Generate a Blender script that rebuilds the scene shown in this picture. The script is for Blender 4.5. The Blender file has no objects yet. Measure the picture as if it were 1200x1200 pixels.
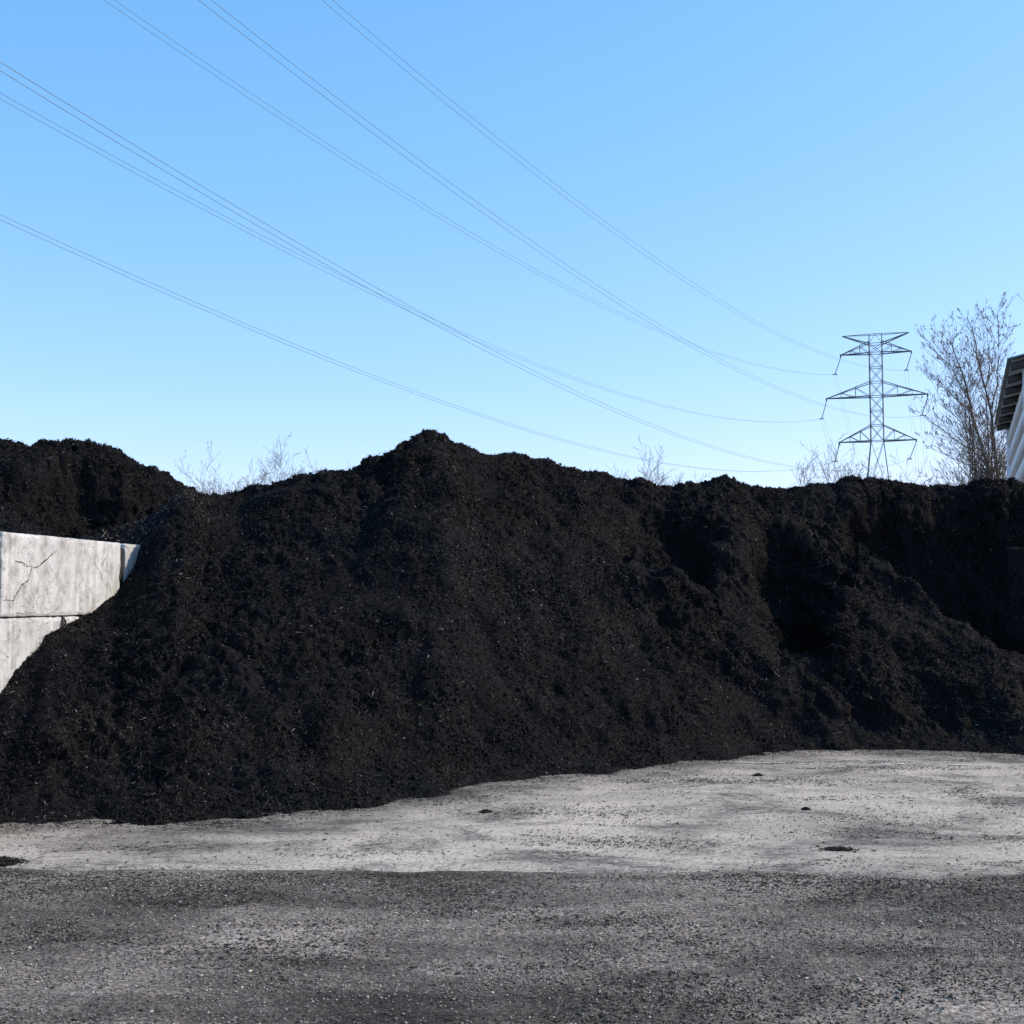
import bpy, math, random
import numpy as np
from mathutils import Vector
S = bpy.context.scene
COL = S.collection
random.seed(7)
# ------------------------------------------------------------------ camera
F = 1500.0; EYE = 1.5; PITCH = math.atan(102/1500)
cam = bpy.data.cameras.new('camera'); co = bpy.data.objects.new('camera', cam); COL.objects.link(co)
co.location = (0, 0, EYE); co.rotation_euler = (math.pi/2+PITCH, 0, 0)
cam.sensor_width = 36; cam.lens = 36*F/1200; cam.clip_end = 20000; cam.clip_start = .05
S.camera = co
# ------------------------------------------------------------------ light
SUN_AZ = math.radians(83); SUN_EL = math.radians(39)      # azimuth clockwise from +Y
w = bpy.data.worlds.new('World'); S.world = w; w.use_nodes = True
wn = w.node_tree.nodes; wl = w.node_tree.links
bg = wn['Background']; sky = wn.new('ShaderNodeTexSky'); sky.sky_type = 'NISHITA'
sky.sun_disc = False; sky.sun_elevation = SUN_EL; sky.sun_rotation = SUN_AZ
sky.altitude = 200; sky.air_density = 1.0; sky.dust_density = .6; sky.ozone_density = 1.0
bg.inputs[1].default_value = .13
# the clear blue of the photograph: a mild tone curve per channel on the physical sky
sp_ = wn.new('ShaderNodeSeparateColor'); cb_ = wn.new('ShaderNodeCombineColor'); wl.new(sky.outputs[0], sp_.inputs[0])
for ch, (gain, gam) in enumerate(((1.41, 1.08), (1.22, .66), (1.56, .58))):
    a_ = wn.new('ShaderNodeMath'); a_.operation = 'MULTIPLY'; a_.inputs[1].default_value = .13; wl.new(sp_.outputs[ch], a_.inputs[0])
    p_ = wn.new('ShaderNodeMath'); p_.operation = 'POWER'; p_.inputs[1].default_value = gam; wl.new(a_.outputs[0], p_.inputs[0])
    m_ = wn.new('ShaderNodeMath'); m_.operation = 'MULTIPLY'; m_.inputs[1].default_value = gain/.13; wl.new(p_.outputs[0], m_.inputs[0])
    wl.new(m_.outputs[0], cb_.inputs[ch])
wl.new(cb_.outputs[0], bg.inputs[0])
sd = bpy.data.lights.new('sun', 'SUN'); sd.energy = 4.8; sd.angle = math.radians(.5); sd.color = (1, .85, .675)
so = bpy.data.objects.new('sun', sd); COL.objects.link(so)
sv = Vector((math.sin(SUN_AZ)*math.cos(SUN_EL), math.cos(SUN_AZ)*math.cos(SUN_EL), math.sin(SUN_EL)))
so.rotation_euler = sv.to_track_quat('Z', 'Y').to_euler(); so.location = sv*50
S.view_settings.view_transform = 'Standard'; S.view_settings.look = 'None'
S.view_settings.exposure = 0; S.view_settings.gamma = 1
S.render.engine = 'CYCLES'

# ------------------------------------------------------------------ helpers
def P(px, py, d):
    """world point on the photograph's ray (px, py) at depth d"""
    a = (px-600)/F; b = (600-py)/F
    y = d*(math.cos(PITCH)-b*math.sin(PITCH)); z = d*(math.sin(PITCH)+b*math.cos(PITCH))
    return (a*d, y, z+EYE)
def PY(px, py, Y):
    """the same with the point's world Y given"""
    b = (600-py)/F
    d = Y/(math.cos(PITCH)-b*math.sin(PITCH))
    return P(px, py, d)
def tag(o, label=None, cat=None, group=None, kind=None):
    if label: o['label'] = label
    if cat: o['category'] = cat
    if group: o['group'] = group
    if kind: o['kind'] = kind
    return o
def empty(name, loc, label, cat, group=None, rz=0):
    o = bpy.data.objects.new(name, None); COL.objects.link(o); o.location = loc; o.rotation_euler.z = rz
    return tag(o, label, cat, group)
def link(name, me, mat, parent=None):
    o = bpy.data.objects.new(name, me); COL.objects.link(o)
    if mat: me.materials.append(mat)
    if parent: o.parent = parent
    return o
def np_mesh(name, V, Q, smooth=False, attr=None):
    """V (n,3), Q (m,k) faces of k corners; a list of such face arrays is allowed"""
    if not isinstance(Q, (list, tuple)): Q = [Q]
    Q = [np.asarray(q, np.int32) for q in Q if len(q)]
    me = bpy.data.meshes.new(name)
    me.vertices.add(len(V)); me.vertices.foreach_set('co', np.ascontiguousarray(V, np.float32).ravel())
    nl = sum(q.size for q in Q); npol = sum(len(q) for q in Q)
    me.loops.add(nl); me.loops.foreach_set('vertex_index', np.concatenate([q.ravel() for q in Q]))
    me.polygons.add(npol)
    st = []; tot = []; off = 0
    for q in Q:
        k = q.shape[1]; st.append(off+np.arange(len(q))*k); off += q.size
    me.polygons.foreach_set('loop_start', np.concatenate(st).astype(np.int32))
    if smooth is not False:
        sm = np.ones(npol, bool) if smooth is True else smooth
        me.polygons.foreach_set('use_smooth', sm)
    me.update(calc_edges=True)
    if attr is not None:
        a = me.attributes.new('tone', 'FLOAT', 'POINT'); a.data.foreach_set('value', np.ascontiguousarray(attr, np.float32))
    return me
# numpy gradient noise
_r = np.random.default_rng(11)
_perm = np.concatenate([_r.permutation(512)]*3)
_g = _r.normal(size=(512, 3)); _g /= np.linalg.norm(_g, axis=1)[:, None]
_g = _g.astype(np.float32)
def noise3(x, y, z):
    x = np.asarray(x, np.float32); y = np.asarray(y, np.float32); z = np.asarray(z, np.float32)
    xi = np.floor(x).astype(np.int32); yi = np.floor(y).astype(np.int32); zi = np.floor(z).astype(np.int32)
    fx = x-xi; fy = y-yi; fz = z-zi
    xi &= 511; yi &= 511; zi &= 511
    u = fx*fx*fx*(fx*(fx*6-15)+10); v = fy*fy*fy*(fy*(fy*6-15)+10); q = fz*fz*fz*(fz*(fz*6-15)+10)
    def gr(i, j, k):
        h = _perm[(_perm[(_perm[(xi+i) & 511]+yi+j) & 511]+zi+k) & 511]
        G = _g[h]
        return G[..., 0]*(fx-i)+G[..., 1]*(fy-j)+G[..., 2]*(fz-k)
    a = gr(0,0,0); b = gr(1,0,0); r0 = a+u*(b-a)
    a = gr(0,1,0); b = gr(1,1,0); r1 = a+u*(b-a)
    r0 = r0+v*(r1-r0)
    a = gr(0,0,1); b = gr(1,0,1); s0 = a+u*(b-a)
    a = gr(0,1,1); b = gr(1,1,1); s1 = a+u*(b-a)
    s0 = s0+v*(s1-s0)
    return (r0+q*(s0-r0))*1.6
def sstep(a, b, x):
    t = np.clip((x-a)/(b-a), 0, 1); return t*t*(3-2*t)

# node helper
def mat(name, rough=.9, spec=.3):
    m = bpy.data.materials.new(name); m.use_nodes = True
    nt = m.node_tree; b = nt.nodes['Principled BSDF']
    b.inputs['Roughness'].default_value = rough; b.inputs['Specular IOR Level'].default_value = spec
    return m, nt, b
def N(nt, typ, **k):
    n = nt.nodes.new(typ)
    for a, v in k.items():
        if a.startswith('i_'):
            key = a[2:].replace('_', ' ')
            n.inputs[key].default_value = v
        else: setattr(n, a, v)
    return n
def pos(nt): return nt.nodes.new('ShaderNodeNewGeometry').outputs['Position']
def mapping(nt, src, scale=(1,1,1), rot=(0,0,0), loc=(0,0,0)):
    n = nt.nodes.new('ShaderNodeMapping'); nt.links.new(src, n.inputs[0])
    n.inputs['Scale'].default_value = scale; n.inputs['Rotation'].default_value = rot; n.inputs['Location'].default_value = loc
    return n.outputs[0]
def noise(nt, src, scale, detail=4, rough=.6, dist=0):
    n = nt.nodes.new('ShaderNodeTexNoise'); nt.links.new(src, n.inputs['Vector'])
    n.inputs['Scale'].default_value = scale; n.inputs['Detail'].default_value = detail
    n.inputs['Roughness'].default_value = rough; n.inputs['Distortion'].default_value = dist
    return n.outputs['Fac']
def ramp(nt, src, stops, interp='LINEAR'):
    n = nt.nodes.new('ShaderNodeValToRGB'); nt.links.new(src, n.inputs[0])
    cr = n.color_ramp; cr.interpolation = interp
    while len(cr.elements) < len(stops): cr.elements.new(.5)
    for e, (p, c) in zip(cr.elements, stops):
        e.position = p
        if not isinstance(c, (tuple, list)): c = (c, c, c)
        e.color = (*c, 1)
    return n.outputs[0]
def mix(nt, f, a, b, mode='MIX'):
    n = nt.nodes.new('ShaderNodeMix'); n.data_type = 'RGBA'; n.blend_type = mode
    for s, v in ((n.inputs[0], f), (n.inputs[6], a), (n.inputs[7], b)):
        if isinstance(v, (int, float)):
            s.default_value = v if s == n.inputs[0] else (v, v, v, 1)
        elif isinstance(v, (tuple, list)): s.default_value = (*v, 1)
        else: nt.links.new(v, s)
    return n.outputs[2]
def math_(nt, op, a, b=0.0):
    n = nt.nodes.new('ShaderNodeMath'); n.operation = op
    for s, v in ((n.inputs[0], a), (n.inputs[1], b)):
        if isinstance(v, (int, float)): s.default_value = v
        else: nt.links.new(v, s)
    return n.outputs[0]
def bump(nt, b, h, strength=.5, dist=.01):
    n = nt.nodes.new('ShaderNodeBump'); nt.links.new(h, n.inputs['Height'])
    n.inputs['Strength'].default_value = strength; n.inputs['Distance'].default_value = dist
    nt.links.new(n.outputs[0], b.inputs['Normal'])
def base(nt, b, c): nt.links.new(c, b.inputs['Base Color'])

# ------------------------------------------------------------------ materials
def m_mulch():
    m, nt, b = mat('dark_mulch', .85, .08)
    a = N(nt, 'ShaderNodeAttribute', attribute_name='tone').outputs['Fac']
    p = pos(nt)
    n1 = noise(nt, p, 1.3, 4, .6); n2 = noise(nt, p, 55, 3, .7)
    c = ramp(nt, n2, [(.36, (.0015, .0015, .0016)), (.55, (.0075, .0077, .0084)), (.70, (.020, .0205, .022))])
    br = ramp(nt, n1, [(.42, (.9, .93, .98)), (.62, (1.2, 1.08, .97))])
    c = mix(nt, 1, c, br, 'MULTIPLY')
    sh = ramp(nt, a, [(0, (.002, .002, .0022)), (.25, (.0065, .0067, .0074)), (.45, (.0142, .0145, .0158)), (.65, (.029, .0295, .0315)), (.88, (.070, .069, .069)), (1, (.26, .24, .21))])
    f = math_(nt, 'GREATER_THAN', a, -.001)
    f2 = math_(nt, 'MULTIPLY', f, 1.0)
    c = mix(nt, f2, c, mix(nt, 1, sh, br, 'MULTIPLY'))
    base(nt, b, c)
    bump(nt, b, n2, .6, .01)
    return m
M_MULCH = m_mulch()
def m_concrete_block():
    m, nt, b = mat('pale_cast_concrete', .9, .2)
    p = pos(nt)
    big = noise(nt, p, 1.1, 4, .55)
    c = ramp(nt, big, [(.35, (.445, .455, .445)), (.65, (.60, .61, .60))])
    # vertical drip stains
    st = noise(nt, mapping(nt, p, (9, 9, .55)), 1.0, 4, .65)
    c = mix(nt, ramp(nt, st, [(.44, 0.0), (.70, .85)]), c, (.33, .32, .295))
    st2 = noise(nt, mapping(nt, p, (26, 26, .8), loc=(3, 1, 0)), 1.0, 2, .5)
    c = mix(nt, ramp(nt, st2, [(.6, 0.0), (.72, .45)]), c, (.72, .72, .70))
    # bug holes in patches
    hole = noise(nt, p, 48, 3, .7)
    patch = noise(nt, p, 1.9, 3, .6)
    hf = math_(nt, 'MULTIPLY', ramp(nt, hole, [(.60, 0.0), (.68, 1.0)]), ramp(nt, patch, [(.44, 0.0), (.58, 1.0)]))
    mot = noise(nt, p, 7, 6, .7)
    c = mix(nt, 1, c, ramp(nt, mot, [(.34, .60), (.5, .98), (.66, 1.18)]), 'MULTIPLY')
    c = mix(nt, hf, c, (.09, .085, .08))
    # fine hair cracks
    v = N(nt, 'ShaderNodeTexVoronoi', feature='DISTANCE_TO_EDGE'); v.inputs['Scale'].default_value = 1.25
    wob = noise(nt, p, 5.5, 5, .7)
    wv = nt.nodes.new('ShaderNodeVectorMath'); wv.operation = 'ADD'; nt.links.new(p, wv.inputs[0])
    cx = nt.nodes.new('ShaderNodeVectorMath'); cx.operation = 'SCALE'
    nt.links.new(ntex := N(nt, 'ShaderNodeTexNoise').outputs['Color'], cx.inputs[0]); cx.inputs['Scale'].default_value = .5
    nt.links.new(cx.outputs[0], wv.inputs[1]); nt.links.new(wv.outputs[0], v.inputs['Vector'])
    cf = ramp(nt, v.outputs['Distance'], [(.0, .75), (.012, 0.0)])
    cf = math_(nt, 'MULTIPLY', cf, ramp(nt, wob, [(.45, 0.0), (.6, 1.0)]))
    c = mix(nt, cf, c, (.12, .115, .105))
    # splashes of mulch dust low down and dark seams
    base(nt, b, c)
    hh = math_(nt, 'SUBTRACT', noise(nt, p, 22, 5, .65), math_(nt, 'MULTIPLY', hf, .6))
    bump(nt, b, hh, .5, .012)
    return m
M_BLOCK = m_concrete_block()
def m_plain(name, col, rough=.8, spec=.3, metal=0, var=.25, sc=6):
    m, nt, b = mat(name, rough, spec); b.inputs['Metallic'].default_value = metal
    n = noise(nt, pos(nt), sc, 4, .6)
    lo = tuple(x*(1-var) for x in col); hi = tuple(min(1, x*(1+var)) for x in col)
    base(nt, b, ramp(nt, n, [(.3, lo), (.7, hi)]))
    return m
M_CRACK = m_plain('crack_dirt_gap_shade', (.03, .028, .026), .95, .1)
M_RUST = m_plain('rusty_iron', (.05, .035, .028), .8, .3, .3)
M_STEEL = m_plain('galvanised_steel', (.16, .18, .19), .6, .3, .0)
M_GLASSY = m_plain('insulator_porcelain', (.10, .10, .10), .35, .5)
M_WIRE = m_plain('aluminium_conductor', (.17, .19, .18), .7, .2)
M_BARK = m_plain('grey_bark', (.15, .13, .115), .9, .1)
M_TWIG = m_plain('twig_bark', (.20, .165, .14), .9, .1)
M_BUD = m_plain('catkin', (.16, .12, .09), .9, .1)

def m_ground():
    m, nt, b = mat('gravelly_dirt', .95, .15)
    p = pos(nt)
    pw = mapping(nt, p, (.55, 1.3, 1))
    big = noise(nt, pw, .9, 6, .62, .4)
    c = ramp(nt, big, [(.34, (.050, .044, .037)), (.46, (.102, .090, .077)), (.55, (.146, .129, .111)), (.66, (.225, .20, .173))])
    c = mix(nt, 1, c, ramp(nt, noise(nt, mapping(nt, p, (.7, 1.3, 1), rot=(0, 0, .08), loc=(2, 5, 0)), 1.1, 3, .6, .8), [(.36, .62), (.5, 1.0), (.64, 1.18)]), 'MULTIPLY')
    # tyre-dragged streaks
    s = noise(nt, mapping(nt, p, (1.2, 4.5, 1), rot=(0, 0, .10)), 1.5, 7, .7)
    c = mix(nt, .55, c, ramp(nt, s, [(.3, .65), (.5, .97), (.7, 1.35)]), 'MULTIPLY')
    fine = noise(nt, p, 60, 4, .75)
    c = mix(nt, 1, c, ramp(nt, fine, [(.32, .15), (.5, 1.0), (.68, 2.6)]), 'MULTIPLY')
    # small embedded stones
    v = N(nt, 'ShaderNodeTexVoronoi'); v.inputs['Scale'].default_value = 75; nt.links.new(p, v.inputs['Vector'])
    sel = ramp(nt, v.outputs['Color'], [(.72, 0.0), (.80, 1.0)])
    dist = ramp(nt, v.outputs['Distance'], [(.28, 1.0), (.42, 0.0)])
    pat = ramp(nt, noise(nt, p, 1.7, 4, .6), [(.42, .15), (.62, 1.0)])
    f = math_(nt, 'MULTIPLY', math_(nt, 'MULTIPLY', sel, dist), pat)
    c = mix(nt, f, c, (.30, .29, .28))
    v2 = N(nt, 'ShaderNodeTexVoronoi'); v2.inputs['Scale'].default_value = 42; nt.links.new(mapping(nt, p, (.45, 1.5, 1), rot=(0, 0, .3)), v2.inputs['Vector'])
    f2 = math_(nt, 'MULTIPLY', ramp(nt, v2.outputs['Color'], [(.6, 0.0), (.64, 1.0)]), ramp(nt, v2.outputs['Distance'], [(.2, 1.0), (.34, 0.0)]))
    c = mix(nt, math_(nt, 'MULTIPLY', f2, .8), c, (.018, .016, .015))
    # beyond the yard the ground turns to pale spring grass
    sx = nt.nodes.new('ShaderNodeSeparateXYZ'); nt.links.new(p, sx.inputs[0])
    far = ramp(nt, math_(nt, 'DIVIDE', sx.outputs['Y'], 100), [(.34, 0.0), (.42, 1.0)])
    c = mix(nt, far, c, (.10, .105, .05))
    base(nt, b, c)
    h = math_(nt, 'ADD', math_(nt, 'MULTIPLY', fine, .7), f)
    bump(nt, b, h, .7, .012)
    return m
M_GROUND = m_ground()
def m_slab():
    m, nt, b = mat('worn_concrete_pad', .92, .2)
    p = pos(nt)
    big = noise(nt, mapping(nt, p, (.7, .9, 1)), 1.0, 6, .65, .3)
    c = ramp(nt, big, [(.36, (.30, .269, .228)), (.5, (.395, .355, .302)), (.64, (.48, .43, .367))])
    fine = noise(nt, p, 38, 5, .75)
    c = mix(nt, 1, c, ramp(nt, fine, [(.32, .32), (.45, .88), (.55, 1.06), (.68, 1.45)]), 'MULTIPLY')
    # mulch dust smeared in streaks across the pad
    s = noise(nt, mapping(nt, p, (.9, 1.35, 1), rot=(0, 0, -.05)), 1.15, 8, .70, .5)
    d = ramp(nt, s, [(.47, 0.0), (.54, .40), (.61, .9)])
    brk = ramp(nt, noise(nt, mapping(nt, p, (.6, 2.0, 1)), 24, 4, .7), [(.38, .25), (.56, 1.0)])
    f = math_(nt, 'MULTIPLY', d, brk)
    c = mix(nt, f, c, (.035, .033, .032))
    # specks
    sp = noise(nt, mapping(nt, p, (.45, 1.6, 1)), 46, 2, .5)
    c = mix(nt, ramp(nt, sp, [(.66, 0.0), (.70, .85)]), c, (.05, .047, .045))
    sx = nt.nodes.new('ShaderNodeSeparateXYZ'); nt.links.new(p, sx.inputs[0])
    e = math_(nt, 'SUBTRACT', math_(nt, 'SUBTRACT', 7.22, math_(nt, 'MULTIPLY', sx.outputs['X'], .025)), sx.outputs['Y'])
    e = math_(nt, 'ADD', e, math_(nt, 'MULTIPLY', math_(nt, 'SUBTRACT', noise(nt, mapping(nt, p, (1.1, 2.2, 1)), 1.6, 8, .75), .5), 1.5))
    dust = N(nt, 'ShaderNodeAttribute', attribute_name='tone').outputs['Fac']
    dg = math_(nt, 'MULTIPLY', dust, ramp(nt, noise(nt, mapping(nt, p, (.7, 1.6, 1)), 18, 5, .75), [(.35, .35), (.6, 1.0)]))
    c = mix(nt, math_(nt, 'MULTIPLY', dg, .9), c, (.05, .046, .042))
    c = mix(nt, ramp(nt, e, [(.0, 0.0), (.30, .85)]), c, mix(nt, fine, (.04, .038, .036), (.17, .163, .157)))
    base(nt, b, c)
    bump(nt, b, fine, .45, .008)
    return m
M_SLAB = m_slab()
def m_scrap():
    m, nt, b = mat('loose_bits', .85, .2)
    a = N(nt, 'ShaderNodeAttribute', attribute_name='tone').outputs['Fac']
    c = ramp(nt, a, [(0, (.012, .0105, .009)), (.4, (.034, .029, .024)), (.7, (.09, .076, .06)), (.85, (.22, .195, .165)), (1, (.50, .46, .40))])
    base(nt, b, c); return m
M_SCRAP = m_scrap()
M_SEAM = m_plain('pale_seam', (.62, .60, .57), .9, .2, 0, .35, 9)
M_SIDING = m_plain('white_painted_siding', (.80, .80, .80), .6, .3, 0, .04, 1)
M_ROOFMETAL = m_plain('dull_roof_metal', (.20, .20, .19), .6, .4, .2, .2, 2)
M_RAFTER = m_plain('grey_weathered_timber', (.07, .068, .062), .85, .2, 0, .2, 5)
M_SHEATH = m_plain('pale_roof_boards', (.42, .41, .38), .9, .1, 0, .2, 5)

# ------------------------------------------------------------------ ground, pad
def axis(dense_lo, dense_hi, step, lo, hi, grow=1.25):
    a = list(np.arange(dense_lo, dense_hi+step*.5, step))
    s = step; x = a[0]
    left = []
    while x > lo: s *= grow; x -= s; left.append(max(x, lo))
    s = step; x = a[-1]; right = []
    while x < hi: s *= grow; x += s; right.append(min(x, hi))
    return np.array(left[::-1]+a+right)
def grid_faces(nx, ny):
    i = np.arange(ny-1)[:, None]*nx+np.arange(nx-1)[None, :]
    return np.stack([i, i+1, i+1+nx, i+nx], -1).reshape(-1, 4)
xs = axis(-3.6, 3.6, .022, -3000, 3000); ys = axis(3.6, 7.6, .022, -400, 6000)
GX, GY = np.meshgrid(xs, ys)
m_ = np.exp(-(np.maximum(0, np.abs(GX)-6)/4)**2)*np.exp(-(np.maximum(0, np.abs(GY-5)-5)/3)**2)
def ground_h(X, Y):
    near = np.exp(-(np.maximum(0, np.abs(X)-6)/4)**2)*(Y > -3)
    pad = sstep(6.6, 7.1, Y)
    h = .022*noise3(X*.8, Y*1.6, X*0)+.010*noise3(X*3.1, Y*5.5, X*0+4)+.007*noise3(X*11, Y*13, X*0+9)+.005*noise3(X*27, Y*27, X*0+2)
    return near*(h-.012)*(1-pad)-.006*pad
GZ = ground_h(GX, GY)
g = link('ground', np_mesh('ground', np.stack([GX, GY, GZ], -1).reshape(-1, 3), grid_faces(len(xs), len(ys)), True), M_GROUND)
tag(g, kind='structure')
def pad_edge(X): return 7.14-.025*X+.12*noise3(X*1.1, X*0, X*0+3)+.05*noise3(X*4.3, X*0, X*0+5)+.012*noise3(X*25, X*0, X*0)
xs2 = axis(-6, 7, .03, -16, 22, 1.2); tt = np.concatenate([np.linspace(0, .03, 4), np.linspace(.04, .34, 110), np.linspace(.36, 1, 20)])
PX, PT = np.meshgrid(xs2, tt)
PE = pad_edge(PX); PYY = PE+(26-PE)*PT
PZ = .006-.02*(PT == 0)+.004*noise3(PX*.5, PYY*.5, PX*0)
# pale broken strips along the seam between two pours of the pad
def seam():
    V = []; Q = []
    for x0, x1, y0, y1 in ((1.95, 3.55, 11.86, 11.60), (3.3, 4.25, 11.74, 11.62), (4.3, 5.6, 11.62, 11.70)):
        n = 90
        for i in range(n):
            t = i/(n-1); x = x0+(x1-x0)*t; y = y0+(y1-y0)*t+.02*float(noise3(x*4, 1.0, 2.0))
            wd = max(.0015, .020*(.3+1.8*float(noise3(x*9, 4.0, y0)))*math.sin(math.pi*min(1, t*8, (1-t)*8)/1*.5))
            V += [(x, y-wd, .0125), (x, y+wd, .0125)]
            if i: k = len(V)-4; Q.append((k, k+2, k+3, k+1))
    return np_mesh('pad_seam', np.array(V), np.array(Q))
tag(link('pad_seam', seam(), M_SEAM), kind='structure')

# ------------------------------------------------------------------ bunker wall of cast blocks
BH = .677; BL = 2.05; BT = .68
W0 = np.array([-3.975, 9.96]); WD = np.array([.149, 1.0]); WD = WD/np.linalg.norm(WD); WN = np.array([-WD[1], WD[0]])  # WN points left, into the other bay
def wall_pt(y): return W0+WD*((y-W0[1])/WD[1])
def block_mesh(L, seed):
    rs = np.random.default_rng(seed)
    c = .022                      # chamfer
    nx = 48; nz = 18; nt = 14
    import bmesh
    bm = bmesh.new()
    bmesh.ops.create_cube(bm, size=1)
    for v in bm.verts: v.co = Vector((v.co.x*L, v.co.y*BT, v.co.z*(BH-.006)))
    bmesh.ops.bevel(bm, geom=list(bm.edges), offset=c, segments=2, profile=.6, affect='EDGES')
    for ax, n in ((0, nx), (1, nt), (2, nz)):
        ext = (L, BT, BH)[ax]
        for k in range(1, n):
            pco = Vector((0, 0, 0)); pco[ax] = -ext/2+ext*k/n
            no = Vector((0, 0, 0)); no[ax] = 1
            bmesh.ops.bisect_plane(bm, geom=list(bm.verts)+list(bm.edges)+list(bm.faces), plane_co=pco, plane_no=no)
    co_ = np.array([v.co[:] for v in bm.verts]); o = seed*7.3
    n1 = noise3(co_[:, 0]*2+o, co_[:, 1]*2, co_[:, 2]*2); n2 = noise3(co_[:, 0]*9+o, co_[:, 1]*9, co_[:, 2]*9); n3 = noise3(co_[:, 0]*16, co_[:, 1]*16+o, co_[:, 2]*16)
    ex = (np.abs(co_[:, 0]) > L/2-.03).astype(int)+(np.abs(co_[:, 1]) > BT/2-.03)+(np.abs(co_[:, 2]) > BH/2-.03)
    for v, a, b_, d_, e in zip(bm.verts, n1, n2, n3, ex):
        nrm = Vector(v.co)
        k = .003*a+.0015*b_
        if e >= 2: k -= .022*max(0, b_+.25*a-.05)+.012*max(0, d_)
        dd = Vector((np.sign(v.co.x)*(abs(v.co.x) > L/2-.03), np.sign(v.co.y)*(abs(v.co.y) > BT/2-.03), np.sign(v.co.z)*(abs(v.co.z) > BH/2-.03)))
        if dd.length: v.co += dd.normalized()*min(k, .0)
    me = bpy.data.meshes.new('concrete_block'); bm.to_mesh(me); bm.free()
    return me
ang = math.atan2(WD[1], WD[0])
def block(y0, y1, row, label, seed, inset=0.0):
    a = wall_pt(y0); b_ = wall_pt(y1); L = float(np.linalg.norm(b_-a))
    c = (a+b_)/2+WN*(BT/2+inset)
    o = link('concrete_block', block_mesh(L, seed), M_BLOCK)
    o.location = (c[0], c[1], BH*(row+.5)); o.rotation_euler = (0, 0, ang)
    tag(o, label, 'concrete block', 'cast concrete blocks of the bunker wall')
    return o
R2 = block(9.975, 12.02, 2, 'large cracked pale concrete block in the top course, left of the dark vertical gap', 1)
block(12.17, 14.1, 2, 'narrow visible end of a concrete block half buried by mulch, right of the vertical gap', 2, .03)
block(7.9, 9.945, 2, 'concrete block at the left photo edge, showing only a sliver of the top course', 3, .01)
R1 = block(9.35, 11.36, 1, 'pitted concrete block with rusty lifting loop directly under the cracked top block', 4)
block(11.42, 13.4, 1, 'concrete block of the second course buried under the mulch slope', 5)
block(7.3, 9.3, 1, 'second-course concrete block beyond the left photo edge', 6)
block(8.2, 10.2, 0, 'bottom-course concrete block with only its corner peeking out above the mulch toe', 7)
block(10.26, 12.3, 0, 'bottom-course concrete block wholly buried by the mulch', 8)
M_DARKBLOCK = m_plain('shade_tinted_concrete', (.009, .009, .009), .95, .1, 0, .3, 4)  # shade of the recess put into the blocks' near-black base colour
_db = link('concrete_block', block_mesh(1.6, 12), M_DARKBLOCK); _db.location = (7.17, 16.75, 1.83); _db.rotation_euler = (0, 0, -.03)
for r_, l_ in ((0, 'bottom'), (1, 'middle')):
    o = link('concrete_block', block_mesh(1.6, 13+r_), M_DARKBLOCK); o.location = (7.2, 16.8, 1.83-BH*(2-r_)); tag(o, l_+' one of the blocks coloured dark for shade, under the dark block in the right recess', 'concrete block')
tag(_db, 'concrete block with shade put into its dark colour, showing faintly in the black recess at the right photo edge', 'concrete block')
def block_local(o, px, py):
    """point of the photograph on the wall's face, in the block's own frame"""
    a = (px-600)/F
    # solve ray with face line
    r = Vector(P(px, py, 1.0))-Vector((0, 0, EYE))
    # (t*r.xy - W0) . WN = 0
    t = float((W0@WN)/(r.x*WN[0]+r.y*WN[1]))
    q = Vector((0, 0, EYE))+r*t
    from mathutils import Matrix
    M = Matrix.Rotation(-ang, 4, 'Z')
    return M@(q-o.location)
def crack(o, pts, wd, seed, name='crack'):
    rs = random.Random(seed)
    L = [block_local(o, *p) for p in pts]; wd = wd*.68
    V = []; Q = []; Q9 = []; last = None; path = []
    for a, b_ in zip(L, L[1:]):
        n = max(3, int((b_-a).length/.012))
        for i in range(n): path.append(a.lerp(b_, i/n))
    path.append(L[-1])
    yf = -BT/2-.0022
    for i, q in enumerate(path):
        j = Vector((rs.uniform(-1, 1), 0, rs.uniform(-1, 1)))*wd*.9
        d = (path[min(i+1, len(path)-1)]-path[max(i-1, 0)]).normalized(); n = Vector((-d.z, 0, d.x))
        if wd > .004 and rs.random() < .12:
            hr = Vector((rs.uniform(-1, 1), 0, rs.uniform(-1, 1)))*rs.uniform(.02, .06); hn = Vector((-hr.z, 0, hr.x)).normalized()*.0018; k9 = len(V); q9 = q+j
            for u9 in (q9-hn, q9+hn, q9+hr): V.append((u9.x, yf+.0006, u9.z))
            Q9.append((k9, k9+1, k9+2))
        k = wd*rs.uniform(.2, 1.5)*(.3+.7*math.sin(math.pi*(i+.5)/len(path)))
        for s in (-1, 1):
            v = q+j+n*s*k; V.append((v.x, yf, v.z))
        here = len(V)-2
        if i: Q.append((last, here, here+1, last+1))
        last = here
    ob = link(name, np_mesh(name, np.array(V), [np.array(Q)]+([np.array(Q9)] if Q9 else [])), M_CRACK, o)
    return ob
def fill_gap_shade(o, x0, x1, z0, z1, rec=.045):  # dark box standing in for the shade inside the gap between blocks
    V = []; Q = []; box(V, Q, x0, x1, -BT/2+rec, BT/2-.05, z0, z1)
    link('gap_shade_fill', np_mesh('gap_shade_fill', np.array(V), np.array(Q)), M_CRACK, o)
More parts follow.
